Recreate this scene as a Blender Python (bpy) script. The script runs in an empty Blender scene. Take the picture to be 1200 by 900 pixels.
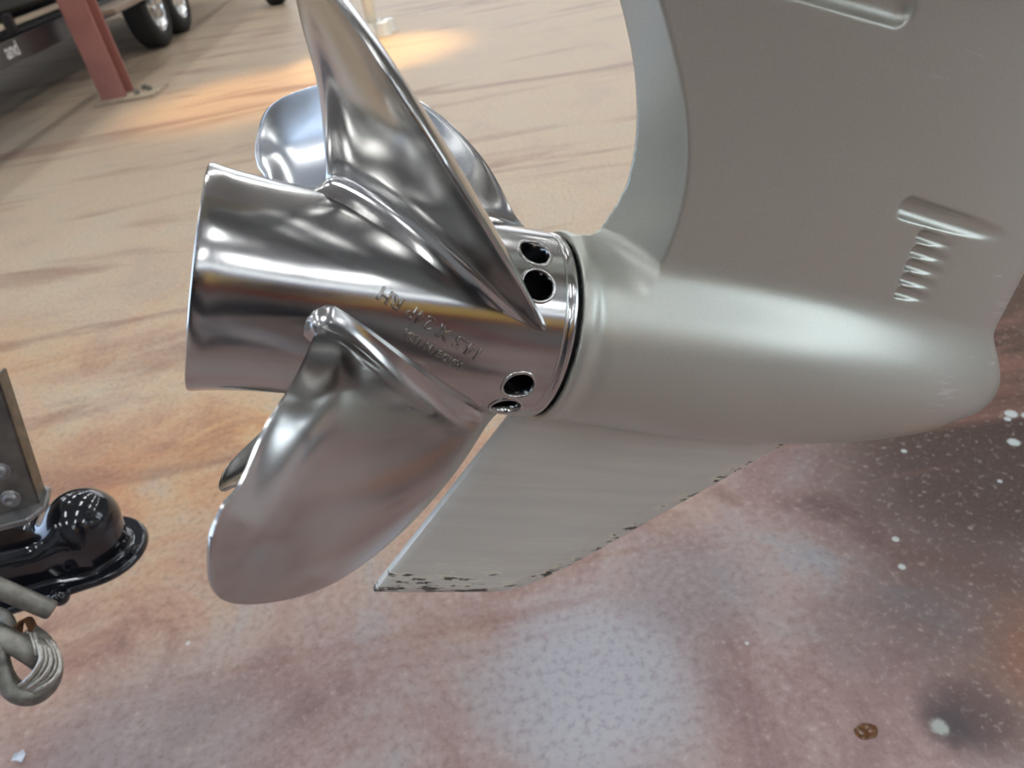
import bpy, bmesh, math, random
import numpy as np
from mathutils import Vector, Matrix
random.seed(4); np.random.seed(4)
C = bpy.context.collection
SC = bpy.context.scene
rad = math.radians

# ---------------------------------------------------------------- camera
F = 850.0
RHO, TH = rad(10), rad(36)
ct, st, cr, sr = math.cos(TH), math.sin(TH), math.cos(RHO), math.sin(RHO)
FW = np.array([0, ct, -st]); DN0 = np.array([0, -st, -ct]); R0_ = np.array([1.0, 0, 0])
RV = cr * R0_ + sr * DN0
DV = -sr * R0_ + cr * DN0
CAM = np.array([0, 0, 1.0])
W = np.stack([RV, DV, FW], 1)
cd = bpy.data.cameras.new('camera'); cam = bpy.data.objects.new('camera', cd); C.objects.link(cam)
m = Matrix.Identity(4)
for i in range(3):
    m[i][0] = RV[i]; m[i][1] = -DV[i]; m[i][2] = -FW[i]; m[i][3] = CAM[i]
cam.matrix_world = m
cd.sensor_width = 36; cd.lens = 36 * F / 1200; cd.clip_start = .01; cd.clip_end = 200
cd.dof.use_dof = True; cd.dof.focus_distance = .44; cd.dof.aperture_fstop = 11
SC.camera = cam
# ---------------------------------------------------------------- world, exposure
SC.view_settings.view_transform = 'Standard'; SC.view_settings.look = 'None'
SC.view_settings.gamma = 1; SC.view_settings.use_curve_mapping = False
SC.view_settings.exposure = 0.0
wd = bpy.data.worlds.new('world'); SC.world = wd; wd.use_nodes = True
wd.node_tree.nodes['Background'].inputs[0].default_value = (.75, .85, 1, 1)
wd.node_tree.nodes['Background'].inputs[1].default_value = .6

CEIL_H = 4.6
ROOM = (-8.5, 9.0, -5.0, 16.0)          # x0 x1 y0 y1
def area(name, loc, rot, sx, sy, power, col):
    l = bpy.data.lights.new(name, 'AREA'); l.shape = 'RECTANGLE'; l.size = sx; l.size_y = sy
    l.energy = power; l.color = col
    o = bpy.data.objects.new(name, l); C.objects.link(o); o.location = loc; o.rotation_euler = rot
    return o
# daylight through the open bay doors: left wall and far wall
area('daylight_left', (-8.3, 2.0, 2.5), (0, rad(-90), 0), 4.2, 8.0, 300, (.52, .70, 1))
area('daylight_far', (1.0, 15.7, 2.4), (rad(-90), 0, 0), 8.0, 3.6, 130, (.97, .98, 1))
area('back_fill', (3.0, -4.6, 3.9), (rad(65), 0, 0), 7.0, 1.0, 60, (.88, .95, 1))  # added fill light to brighten the gearcase; the back wall has no opening
area('right_fill', (8.8, -1.2, 2.9), (0, rad(90), 0), 2.8, 6.5, 190, (.78, .90, 1))  # added fill light for the bright band on the gear housing; wall is closed
# warm spotlights over the display stand
def spot(name, loc, to, power, col, size, blend=.6):
    l = bpy.data.lights.new(name, 'SPOT'); l.energy = power; l.color = col; l.spot_size = rad(size); l.spot_blend = blend
    l.shadow_soft_size = .08
    o = bpy.data.objects.new(name, l); C.objects.link(o); o.location = loc
    o.rotation_euler = (Vector(to) - Vector(loc)).to_track_quat('-Z', 'Y').to_euler()
spot('warm_spotlight', (-.6, 6.4, 4.3), (-.5, 5.5, 0), 1200, (1, .62, .20), 20, 1.0)
spot('warm_spotlight', (-1.3, 5.2, 4.3), (-1.35, 4.9, 0), 620, (1, .56, .15), 24, 1.0)

# ---------------------------------------------------------------- helpers
def at(x, y, d):
    return CAM + W @ (np.array([(x - 600) / F, (y - 450) / F, 1.]) * d)
def onz(x, y, z=0.0):
    d = W @ np.array([(x - 600) / F, (y - 450) / F, 1.])
    return CAM + d * ((z - 1) / d[2])
def tag(o, label=None, cat=None, group=None, kind=None):
    if label: o['label'] = label
    if cat: o['category'] = cat
    if group: o['group'] = group
    if kind: o['kind'] = kind
    return o
def empty(name, loc=(0, 0, 0), mat=None):
    o = bpy.data.objects.new(name, None); C.objects.link(o); o.empty_display_size = .05
    if mat is not None: o.matrix_world = mat
    else: o.location = loc
    return o
def link(name, me, mat=None, parent=None, smooth=True):
    if mat is not None: me.materials.append(mat)
    if smooth:
        me.polygons.foreach_set('use_smooth', [True] * len(me.polygons))
    o = bpy.data.objects.new(name, me); C.objects.link(o)
    if parent is not None: o.parent = parent
    return o
def mesh(name, v, f, mat=None, parent=None, smooth=True):
    me = bpy.data.meshes.new(name); me.from_pydata([tuple(map(float, p)) for p in v], [], [tuple(map(int, q)) for q in f]); me.update()
    return link(name, me, mat, parent, smooth)
def frombm(name, bm, mat=None, parent=None, smooth=False):
    bmesh.ops.recalc_face_normals(bm, faces=bm.faces)
    me = bpy.data.meshes.new(name); bm.to_mesh(me); bm.free()
    return link(name, me, mat, parent, smooth)
def add_box(bm, lo, hi, M=None, bev=0):
    r = bmesh.ops.create_cube(bm, size=1)
    vs = r['verts']
    for v in vs:
        v.co = Vector([(lo[i] + hi[i]) / 2 + v.co[i] * (hi[i] - lo[i]) for i in range(3)])
    if bev:
        es = list({e for v in vs for e in v.link_edges})
        rr = bmesh.ops.bevel(bm, geom=es, offset=bev, segments=2, affect='EDGES')
        vs = list(set(rr['verts']) | {v for v in vs if v.is_valid})
        vs = [v for v in vs if v.is_valid]
        fs = set(rr['faces'])
        vs = list({v for f in fs for v in f.verts})
    if M is not None:
        for v in vs: v.co = M @ v.co
def box(name, lo, hi, mat, parent=None, M=None, bev=0):
    bm = bmesh.new(); add_box(bm, lo, hi, M, bev); return frombm(name, bm, mat, parent)
def frame_from(d):
    d = np.array(d, float); d /= np.linalg.norm(d)
    t = np.array([0, 0, 1.]) if abs(d[2]) < .9 else np.array([1., 0, 0])
    x = np.cross(t, d); x /= np.linalg.norm(x); y = np.cross(d, x)
    return x, y, d
def tube_vf(pts, rs, n=16, cap=True):
    pts = np.array(pts, float); k = len(pts)
    if np.isscalar(rs): rs = [rs] * k
    T = np.gradient(pts, axis=0); T /= np.linalg.norm(T, axis=1)[:, None]
    x, y, _ = frame_from(T[0]); V = []
    for i in range(k):
        x = x - x.dot(T[i]) * T[i]; x /= np.linalg.norm(x); y = np.cross(T[i], x)
        for j in range(n):
            a = 2 * math.pi * j / n
            V.append(pts[i] + rs[i] * (math.cos(a) * x + math.sin(a) * y))
    Fc = [(i * n + j, i * n + (j + 1) % n, (i + 1) * n + (j + 1) % n, (i + 1) * n + j) for i in range(k - 1) for j in range(n)]
    if cap: Fc += [tuple(range(n))[::-1], tuple((k - 1) * n + j for j in range(n))]
    return V, Fc
def tube(name, pts, rs, mat, parent=None, n=16, cap=True, smooth=True):
    v, f = tube_vf(pts, rs, n, cap)
    o = mesh(name, v, f, mat, parent, smooth)
    return o
def spline(P, n=8):
    P = np.array(P, float)
    Q = np.vstack([2 * P[0] - P[1], P, 2 * P[-1] - P[-2]]); o = []
    for i in range(1, len(Q) - 2):
        for t in np.linspace(0, 1, n, endpoint=False):
            o.append(.5 * ((2 * Q[i]) + (-Q[i-1] + Q[i+1]) * t + (2 * Q[i-1] - 5 * Q[i] + 4 * Q[i+1] - Q[i+2]) * t * t + (-Q[i-1] + 3 * Q[i] - 3 * Q[i+1] + Q[i+2]) * t ** 3))
    o.append(P[-1]); return np.array(o)
def revolve_vf(prof, n=96, closed=False):
    """profile of (x, r) around the x axis"""
    V = []; Fc = []
    for x, r in prof:
        for j in range(n):
            a = 2 * math.pi * j / n
            V.append((x, -r * math.sin(a), r * math.cos(a)))
    k = len(prof)
    for i in range(k if closed else k - 1):
        for j in range(n):
            a, b = i * n, ((i + 1) % k) * n
            Fc.append((a + j, a + (j + 1) % n, b + (j + 1) % n, b + j))
    return V, Fc
def bevel_mod(o, w=.002, seg=2, ang=35):
    b = o.modifiers.new('bevel', 'BEVEL'); b.width = w; b.segments = seg; b.limit_method = 'ANGLE'; b.angle_limit = rad(ang)
    return o
def smin(a, b, k):
    h = np.clip(.5 + .5 * (b - a) / k, 0, 1)
    return b + (a - b) * h - k * h * (1 - h)
def smax(a, b, k): return -smin(-a, -b, k)
def surface_nets(f, lo, hi, h, newton=3):
    xs = [np.arange(lo[i], hi[i] + h, h, dtype=np.float32) for i in range(3)]
    X, Y, Z = np.meshgrid(*xs, indexing='ij')
    V = f(X, Y, Z).astype(np.float32)
    nx, ny, nz = V.shape
    S = V < 0
    c = np.zeros((nx-1, ny-1, nz-1), np.int8)
    for i in (0, 1):
        for j in (0, 1):
            for k in (0, 1):
                c += S[i:nx-1+i, j:ny-1+j, k:nz-1+k]
    act = (c > 0) & (c < 8)
    I, J, K = np.nonzero(act)
    idx = -np.ones(act.shape, np.int64); idx[I, J, K] = np.arange(len(I))
    P = np.zeros((len(I), 3)); cnt = np.zeros(len(I))
    cor = [(i, j, k) for i in (0, 1) for j in (0, 1) for k in (0, 1)]
    for a in cor:
        for ax in range(3):
            if a[ax]: continue
            b = list(a); b[ax] = 1
            va = V[I+a[0], J+a[1], K+a[2]]; vb = V[I+b[0], J+b[1], K+b[2]]
            s = (va < 0) != (vb < 0)
            t = np.where(s, va / np.where(s, va - vb, 1), 0)
            p = np.array(a, float)[None, :].repeat(len(I), 0); p[:, ax] = t
            P[s] += p[s]; cnt[s] += 1
    P /= cnt[:, None]
    P = np.array([lo[0], lo[1], lo[2]]) + (P + np.stack([I, J, K], 1)) * h
    e = h * .15
    for _ in range(newton):
        v0 = f(P[:, 0], P[:, 1], P[:, 2])
        g = np.stack([(f(P[:, 0] + e, P[:, 1], P[:, 2]) - f(P[:, 0] - e, P[:, 1], P[:, 2])),
                      (f(P[:, 0], P[:, 1] + e, P[:, 2]) - f(P[:, 0], P[:, 1] - e, P[:, 2])),
                      (f(P[:, 0], P[:, 1], P[:, 2] + e) - f(P[:, 0], P[:, 1], P[:, 2] - e))], 1) / (2 * e)
        st_ = v0[:, None] * g / ((g * g).sum(1)[:, None] + 1e-3)
        P -= np.clip(st_, -h * .45, h * .45)
    Q = []
    ax_off = {0: ((0, 1, 0), (0, 0, 1)), 1: ((0, 0, 1), (1, 0, 0)), 2: ((1, 0, 0), (0, 1, 0))}
    for ax in range(3):
        u, w = ax_off[ax]
        sl0 = [slice(1, -1)] * 3; sl0[ax] = slice(0, -1)
        a = S[tuple(sl0)]
        sl1 = [slice(1, -1)] * 3; sl1[ax] = slice(1, None)
        b = S[tuple(sl1)]
        i, j, k = np.nonzero(a != b)
        fl = a[i, j, k]
        off = [1, 1, 1]; off[ax] = 0
        i = i + off[0]; j = j + off[1]; k = k + off[2]
        q = np.stack([idx[i - u[0] - w[0], j - u[1] - w[1], k - u[2] - w[2]], idx[i - w[0], j - w[1], k - w[2]],
                      idx[i, j, k], idx[i - u[0], j - u[1], k - u[2]]], 1)
        q[~fl] = q[~fl][:, ::-1]
        Q.append(q)
    Q = np.vstack(Q); Q = Q[(Q >= 0).all(1)]
    return P, Q
def fastmesh(name, P, Q, mat, parent=None):
    me = bpy.data.meshes.new(name)
    me.vertices.add(len(P)); me.vertices.foreach_set('co', P.astype(np.float32).ravel())
    me.loops.add(Q.size); me.loops.foreach_set('vertex_index', Q.ravel().astype(np.int32))
    me.polygons.add(len(Q)); me.polygons.foreach_set('loop_start', np.arange(0, Q.size, 4, dtype=np.int32))
    me.update(calc_edges=True); me.validate()
    return link(name, me, mat, parent, True)

# ---------------------------------------------------------------- materials
class NT:
    def __init__(s, name):
        s.m = bpy.data.materials.new(name); s.m.use_nodes = True
        s.t = s.m.node_tree; s.b = s.t.nodes['Principled BSDF']
        s.tc = s.t.nodes.new('ShaderNodeTexCoord')
    def n(s, typ, ins=None, **kw):
        x = s.t.nodes.new(typ)
        for k, v in kw.items(): setattr(x, k, v)
        for k, v in (ins or {}).items(): s.set(x.inputs[k], v)
        return x
    def set(s, inp, v):
        if isinstance(v, bpy.types.NodeSocket): s.t.links.new(v, inp)
        elif isinstance(v, bpy.types.Node): s.t.links.new(v.outputs[0], inp)
        else:
            if isinstance(v, tuple) and len(v) == 3 and inp.type == 'RGBA': v = (*v, 1)
            inp.default_value = v
    def P(s, **kw):
        for k, v in kw.items(): s.set(s.b.inputs[k.replace('_', ' ')], v)
    def noise(s, scale, detail=4, rough=.5, vec=None, dist=0):
        return s.n('ShaderNodeTexNoise', {'Vector': vec or s.tc.outputs['Object'], 'Scale': scale, 'Detail': detail, 'Roughness': rough, 'Distortion': dist}).outputs[0]
    def ramp(s, fac, stops, interp='LINEAR'):
        r = s.n('ShaderNodeValToRGB', {'Fac': fac}); cr_ = r.color_ramp; cr_.interpolation = interp
        while len(cr_.elements) < len(stops): cr_.elements.new(.5)
        for e, (p, c) in zip(cr_.elements, stops):
            e.position = p; e.color = (*c, 1) if isinstance(c, tuple) else (c, c, c, 1)
        return r.outputs[0]
    def mix(s, fac, a, b, mode='MIX'):
        x = s.n('ShaderNodeMix', data_type='RGBA', blend_type=mode)
        s.set(x.inputs[0], fac); s.set(x.inputs[6], a); s.set(x.inputs[7], b); return x.outputs[2]
    def math(s, op, a, b=0.0, c=None):
        x = s.n('ShaderNodeMath', operation=op); s.set(x.inputs[0], a); s.set(x.inputs[1], b)
        if c is not None: s.set(x.inputs[2], c)
        return x.outputs[0]
    def mapping(s, scale=(1, 1, 1), rot=(0, 0, 0), loc=(0, 0, 0), src='Object'):
        return s.n('ShaderNodeMapping', {'Vector': s.tc.outputs[src], 'Scale': scale, 'Rotation': rot, 'Location': loc}).outputs[0]
    def bump(s, h, strength=.2, dist=.001):
        s.set(s.b.inputs['Normal'], s.n('ShaderNodeBump', {'Height': h, 'Strength': strength, 'Distance': dist}).outputs[0])
def simple(name, col, rough=.5, metal=0.0, var=.12, scale=20, bump=0.0, coat=0.0, **kw):
    t = NT(name)
    n = t.noise(scale, 5)
    c0 = tuple(x * (1 - var) for x in col); c1 = tuple(min(1, x * (1 + var)) for x in col)
    t.P(Base_Color=t.ramp(n, [(.3, c0), (.7, c1)]), Metallic=metal, Roughness=rough, Coat_Weight=coat)
    t.P(**kw)
    if bump: t.bump(t.noise(scale * 4, 6), bump)
    return t.m

# -- polished stainless
def steel():
    t = NT('polished_stainless')
    br = t.noise(1, 3, .6, t.mapping((60, 900, 900), (0, 0, rad(25))))
    sm = t.noise(18, 4)
    rg = t.math('ADD', t.math('MULTIPLY', br, .05), t.math('MULTIPLY', sm, .16))
    t.P(Base_Color=t.ramp(sm, [(.3, (.47, .46, .44)), (.7, (.57, .56, .54))]), Metallic=1.0, Roughness=t.math('ADD', rg, .07))
    h = t.math('ADD', t.math('MULTIPLY', t.noise(22, 2), 1.0), t.math('MULTIPLY', br, .01))
    t.bump(h, .10, .0012)
    return t.m
STEEL = steel()
CAST = simple('cast_steel_lettering', (.40, .385, .36), .2, 1.0, .2, 300)
def paint():
    t = NT('silver_metallic_paint')
    fl = t.noise(1500, 2)
    big = t.noise(14, 3)
    # fine rubbed scratches, shape of their own
    sc_ = t.noise(1, 2, .5, t.mapping((9, 60, 420), (0, rad(14), 0)))
    scm = t.math('MULTIPLY', t.ramp(sc_, [(.70, 0.0), (.74, 1.0)]), t.ramp(t.noise(26, 3), [(.56, 0.0), (.66, 1.0)]))
    sp = t.n('ShaderNodeSeparateXYZ', {'Vector': t.tc.outputs['Object']})
    st2 = t.noise(1, 3, .6, t.mapping((40, 60, 420), (0, rad(35), 0)))
    stm = t.ramp(st2, [(.52, 0.0), (.60, 1.0)])
    for cx, cz, rr in ((.160, .188, .010), (.285, .012, .022), (.352, .030, .016), (.355, .000, .010), (.330, .075, .014), (.30, .095, .008)):
        dx = t.math('SUBTRACT', sp.outputs[0], cx); dz = t.math('SUBTRACT', sp.outputs[2], cz)
        dd = t.math('SQRT', t.math('ADD', t.math('MULTIPLY', dx, dx), t.math('MULTIPLY', dz, dz)))
        mr = t.n('ShaderNodeMapRange', {'Value': dd, 'From Min': 0.0, 'From Max': rr, 'To Min': 1.3, 'To Max': 0.0}).outputs[0]
        scm = t.math('ADD', scm, t.math('MULTIPLY', mr, stm))
    scm = t.math('MINIMUM', scm, 1.0)
    col = t.mix(t.math('MULTIPLY', scm, .45), t.ramp(fl, [(.3, (.49, .495, .435)), (.7, (.56, .565, .50))]), (.75, .75, .74))
    t.P(Base_Color=col, Metallic=.62, Roughness=t.math('ADD', t.math('MULTIPLY', big, .08), .33), Coat_Weight=.25, Coat_Roughness=.22)
    t.bump(fl, .03, .0003)
    return t.m
PAINT = paint()
def skeg_paint():
    t = NT('worn_skeg_paint')
    at_ = t.n('ShaderNodeAttribute', attribute_name='edge').outputs['Fac']
    n1 = t.noise(1, 5, .65, t.mapping((55, 30, 260)))
    n2 = t.noise(130, 5, .6)
    d = t.math('ADD', at_, t.math('MULTIPLY', t.math('SUBTRACT', n1, .5), .045))
    chip = t.ramp(t.math('MULTIPLY', d, 10), [(.055, 1.0), (.068, 0.0)])
    gap = t.ramp(t.noise(1, 3, .6, t.mapping((38, 30, 90))), [(.50, 0.0), (.56, 1.0)])
    chip = t.math('MULTIPLY', chip, gap)
    hn = t.noise(1, 5, .6, t.mapping((30, 30, 420), (0, rad(-4), 0)))
    d = t.math('ADD', d, t.math('MULTIPLY', t.math('SUBTRACT', hn, .5), .02))
    halo = t.ramp(t.math('MULTIPLY', d, 10), [(.08, 1.0), (.16, 0.0)])
    base = t.ramp(t.noise(1, 4, .5, t.mapping((8, 8, 120))), [(.35, (.68, .68, .61)), (.7, (.76, .755, .68))])
    col = t.mix(t.math('MULTIPLY', halo, t.math('MULTIPLY', gap, .8)), base, (.86, .83, .68))
    col = t.mix(chip, col, t.ramp(n2, [(.4, (.035, .035, .03)), (.65, (.14, .14, .12))]))
    t.P(Base_Color=col, Metallic=t.math('MULTIPLY', t.math('SUBTRACT', 1.0, halo), .15), Roughness=.42)
    t.bump(t.math('SUBTRACT', n2, t.math('MULTIPLY', chip, 2.0)), .25, .0006)
    return t.m
SKEG = skeg_paint()
BLACK = simple('black_gloss_enamel', (.008, .009, .013), .12, 0, .3, 30, coat=.6)
RUBBER = simple('black_rubber', (.012, .012, .012), .7)
DARK = simple('dark_recess', (.006, .006, .006), .8)
GALV = simple('weathered_galvanised_steel', (.26, .25, .22), .48, .8, .35, 90, .3)
BRACKET = simple('dull_zinc_steel', (.20, .19, .17), .38, .9, .25, 60, .15)
PLATE = simple('bright_zinc_steel', (.33, .33, .33), .33, .9, .2, 60, .1)
CABLE = simple('wire_rope_steel', (.50, .48, .43), .38, .85, .25, 300, .2)
RUST = simple('rusted_steel', (.16, .075, .03), .8, .2, .5, 160, .4)
REDPAINT = simple('red_oxide_paint', (.34, .145, .12), .5, 0, .12, 6)
GROUT = simple('pale_grout', (.45, .36, .25), .7, 0, .15, 12)
TRAILER = simple('black_trailer_paint', (.022, .022, .024), .28, 0, .2, 10)
HULLBLACK = simple('black_gelcoat', (.006, .006, .008), .22, 0, .2, 3, Specular_IOR_Level=.3)
CHROME = simple('chrome_rim', (.75, .75, .74), .15, 1, .1, 10)
WHITE = simple('white_vinyl', (.75, .76, .78), .5)
CLEAR = simple('cream_gloss_paint', (.86, .84, .74), .25, 0, .05, 30, coat=.5)
CREAM = simple('tan_step_pad', (.30, .22, .16), .6)
WALL = simple('wall_panel_paint', (.35, .35, .34), .7, 0, .08, 2)
CEIL = simple('ceiling_paint', (.42, .45, .50), .8, 0, .1, 1)
PAPER = simple('white_paper', (.62, .66, .72), .6)
LIQ = simple('brown_liquid', (.10, .035, .005), .22, 0, .5, 300)

def floor_mat():
    t = NT('stained_concrete')
    ob = t.tc.outputs['Object']
    wob = t.noise(3.2, 5, .6)
    sep = t.n('ShaderNodeSeparateXYZ', {'Vector': ob}); X, Y = sep.outputs[0], sep.outputs[1]
    big = t.noise(.75, 6, .62, dist=.6)
    mid = t.noise(2.6, 8, .68, t.mapping(loc=(4, 2, 0)), 1.1)
    fine = t.noise(80, 6, .7)
    vfine = t.noise(260, 3, .7)
    tan = t.ramp(mid, [(.32, (.30, .14, .085)), (.42, (.50, .255, .13)), (.50, (.63, .36, .175)), (.58, (.60, .41, .23)), (.68, (.50, .42, .32))])
    mauve = t.ramp(mid, [(.30, (.21, .135, .125)), (.42, (.33, .225, .205)), (.50, (.38, .280, .258)), (.58, (.385, .315, .30)), (.68, (.35, .34, .36))])
    # older, more purple stain close to the motor; tan further off
    near = t.math('ADD', t.math('MULTIPLY', Y, -1.1), t.math('ADD', t.math('MULTIPLY', X, .28), t.math('ADD', t.math('MULTIPLY', wob, .9), 1.22)))
    near = t.ramp(near, [(.0, 0.0), (.85, 1.0)])
    col = t.mix(near, tan, mauve)
    # paler further off, broken up by noise
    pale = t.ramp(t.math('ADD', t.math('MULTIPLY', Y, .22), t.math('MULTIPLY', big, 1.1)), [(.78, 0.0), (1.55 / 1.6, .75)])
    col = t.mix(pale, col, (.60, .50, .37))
    def blob(cx, cy, r, soft, amt, warp=.12, scale=None):
        w = t.noise(scale or 1.6 / r, 5, .6)
        dx = t.math('SUBTRACT', X, cx); dy = t.math('SUBTRACT', Y, cy)
        d = t.math('SQRT', t.math('ADD', t.math('MULTIPLY', dx, dx), t.math('MULTIPLY', dy, dy)))
        d = t.math('ADD', d, t.math('MULTIPLY', t.math('SUBTRACT', w, .5), warp * 4 * r))
        mr = t.n('ShaderNodeMapRange', {'Value': d, 'From Min': r * (1 - soft), 'From Max': r * (1 + soft), 'To Min': amt, 'To Max': 0.0}, interpolation_type='SMOOTHSTEP')
        return mr.outputs[0]
    # tone patches: dark brown right, grey under the trailer; acid stain greys and rust near
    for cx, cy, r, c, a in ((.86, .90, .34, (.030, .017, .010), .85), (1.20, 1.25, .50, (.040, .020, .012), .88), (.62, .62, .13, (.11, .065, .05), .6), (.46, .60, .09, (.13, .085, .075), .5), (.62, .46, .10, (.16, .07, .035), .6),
                            (.04, .60, .14, (.42, .42, .45), .9), (.22, .74, .10, (.27, .24, .25), .6), (-.62, .62, .16, (.34, .31, .31), .55),
                            (.72, .50, .10, (.33, .13, .06), .55), (.52, .46, .055, (.07, .05, .05), .7),
                            (-1.5, 1.6, .25, (.55, .40, .32), .5), (-.95, 1.35, .16, (.50, .22, .12), .4), (-3.3, 4.6, .8, (.25, .24, .22), .6)):
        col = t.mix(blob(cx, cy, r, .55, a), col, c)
    streak = t.noise(1, 5, .6, t.mapping((.55, 3.2, 1), (0, 0, rad(-12))), 1.2)
    col = t.mix(t.ramp(streak, [(.53, 0.0), (.64, .6)]), col, (.27, .135, .10))
    col = t.mix(t.ramp(fine, [(.36, .35), (.5, 0.0)]), col, (.15, .085, .07))
    col = t.mix(t.ramp(fine, [(.56, 0.0), (.70, .5)]), col, (.58, .48, .42))
    col = t.mix(t.ramp(vfine, [(.58, 0.0), (.72, .16)]), col, (.66, .60, .56))
    # chipped paint spots and the pale pit with its dark ring
    col = t.mix(blob(.493, .456, .030, .8, .75, .30, 45), col, (.06, .05, .055))
    col = t.mix(blob(.476, .454, .0105, .35, .9, .30), col, (.40, .42, .38))
    for cx, cy, r in ( (.935, .997, .011), (.957, .985, .009), (.92, .985, .006), (.891, .924, .010), (.581, .758, .0055), (.562, .704, .0055), (-.62, .80, .004), (.28, .62, .003), (.70, .95, .005), (.81, .84, .004)):
        col = t.mix(blob(cx, cy, r, .25, .9, .12), col, (.55, .60, .58))
    col = t.mix(1.0, col, (.97, .96, .945), 'MULTIPLY')
    t.P(Base_Color=col, Roughness=t.math('ADD', t.math('MULTIPLY', mid, .25), .33), Specular_IOR_Level=.27)
    t.bump(t.math('ADD', fine, t.math('MULTIPLY', mid, 1.5)), .10, .002)
    return t.m
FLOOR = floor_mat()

# ---------------------------------------------------------------- the setting
x0, x1, y0, y1 = ROOM
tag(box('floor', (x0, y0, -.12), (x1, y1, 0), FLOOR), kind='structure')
tag(box('ceiling', (x0, y0, CEIL_H), (x1, y1, CEIL_H + .1), CEIL), kind='structure')
def wall(name, boxes):
    bm = bmesh.new()
    for lo, hi in boxes: add_box(bm, lo, hi)
    return tag(frombm(name, bm, WALL), kind='structure')
wall('wall_left', [((x0-.15, y0, 0), (x0, -2, CEIL_H)), ((x0-.15, 6, 0), (x0, y1, CEIL_H)), ((x0-.15, -2, 4.2), (x0, 6, CEIL_H))])
wall('wall_far', [((x0, y1, 0), (-3.2, y1+.15, CEIL_H)), ((5.2, y1, 0), (x1, y1+.15, CEIL_H)), ((-3.2, y1, 4.2), (5.2, y1+.15, CEIL_H)), ((-3.2, y1, 0), (5.2, y1+.15, .5))])
wall('wall_right', [((x1, y0, 0), (x1+.15, y1, CEIL_H))])
wall('wall_back', [((x0, y0-.15, 0), (x1, y0, CEIL_H))])

def lights():
    g = NT('light_panel_glow'); g.P(Base_Color=(.9, .9, .9), Emission_Color=(.93, .97, 1), Emission_Strength=17.0)
    first = None
    for i, x in enumerate((-6.6, -4.2, -1.8, .6, 3.0, 5.4)):
        for j, y in enumerate((-3.2, -.6, 2.0, 4.6, 7.2, 9.8, 12.4)):
            if first is None:
                r = empty('ceiling_light', (x, y, CEIL_H)); tag(r, 'long rectangular white light panel on the ceiling', 'ceiling light', 'ceiling light panels')
                bm = bmesh.new()
                for lo, hi in (((-.17, -.64, -.05), (.17, -.60, 0)), ((-.17, .60, -.05), (.17, .64, 0)), ((-.17, -.60, -.05), (-.14, .60, 0)), ((.14, -.60, -.05), (.17, .60, 0))): add_box(bm, lo, hi)
                frombm('frame', bm, WHITE, r); box('diffuser', (-.14, -.60, -.03), (.14, .60, -.01), g.m, r)
                first = r
            else:
                r = first.copy(); C.objects.link(r); r.location = (x, y, CEIL_H)
                for ch in first.children:
                    c = ch.copy(); C.objects.link(c); c.parent = r
lights()

# lumber rack against the wall behind the photographer; only its reflection shows
def lumber():
    r = empty('lumber_rack', (3.2, -4.1, 0)); tag(r, 'yellow pine boards stacked on a red rack behind the photographer', 'rack')
    pine = simple('yellow_pine', (.88, .58, .12), .5, 0, .2, 6)
    for i in range(7):
        z = 2.15 + i * .14
        box('board', (-3.2, -.15, z), (3.2, .15, z + .08), pine, r)
    red = simple('red_rack_paint', (.35, .04, .03), .5)
    for x in (-3.0, -1.0, 1.0, 3.0): box('upright', (x, -.2, 0), (x + .08, .2, 3.2), red, r)
    box('shelf', (-3.2, -.2, 1.92), (3.2, .2, 2.08), red, r)
    blue = simple('blue_tarp', (.02, .05, .25), .6)
    box('tarp', (-3.0, -.22, 3.12), (3.0, .22, 3.5), blue, r)
lumber()

# ---------------------------------------------------------------- the motor: local frame, x forward along the shaft, z up the leg
NAD = np.array([sr * ct, cr * ct, st])
ax_ = np.array([.93, .100, .355]); ax_ /= np.linalg.norm(ax_)
s_ = NAD - NAD.dot(ax_) * ax_; s_ /= np.linalg.norm(s_); up_ = -s_
yl_ = np.cross(up_, ax_)
O_ = np.array([40 / F * .446, -67.5 / F * .446, .446])
HUB = Matrix.Identity(4)
for i in range(3):
    HUB[i][0] = (W @ ax_)[i]; HUB[i][1] = (W @ yl_)[i]; HUB[i][2] = (W @ up_)[i]; HUB[i][3] = (CAM + W @ O_)[i]

# ---- gear housing as a signed distance field
RX = np.array([-.02, -.0025, .001, .004, .008, .020, .041, .075, .120, .170, .215, .255, .295, .330, .355, .378, .395])
RR = np.array([.0580, .0580, .0588, .0582, .0568, .0572, .0580, .0595, .0604, .0597, .0568, .0524, .0455, .0362, .0265, 0, 0])
RR2 = RR ** 2; RR2[-1] = -.0005
ZT = np.array([-.02, .02, .0286, .0585, .095, .132, .182, .24, .33])
XT = np.array([.005, .012, .0135, .0135, .0200, .0110, -.0205, -.085, -.20])      # trailing edge
XR = np.array([.030, .0335, .0365, .0425, .0415, .0285, -.0090, -.070, -.18])     # chamfer ridge
TW = .0265
def smooth_table(xs, ys, n=1500):
    """monotone-ish cubic through the knots, as a dense table"""
    xs = np.array(xs, float); ys = np.array(ys, float); h = np.diff(xs); d = np.diff(ys) / h
    mk = np.zeros(len(xs)); mk[0], mk[-1] = d[0], d[-1]
    for i in range(1, len(xs) - 1):
        mk[i] = (d[i-1] * h[i] + d[i] * h[i-1]) / (h[i] + h[i-1])
    X_ = np.linspace(xs[0], xs[-1], n); k = np.clip(np.searchsorted(xs, X_) - 1, 0, len(h) - 1); t = (X_ - xs[k]) / h[k]
    Y_ = (2*t**3 - 3*t**2 + 1) * ys[k] + (t**3 - 2*t**2 + t) * h[k] * mk[k] + (-2*t**3 + 3*t**2) * ys[k+1] + (t**3 - t**2) * h[k] * mk[k+1]
    return X_, Y_
RXd, RRd = smooth_table(RX, RR2)
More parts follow.
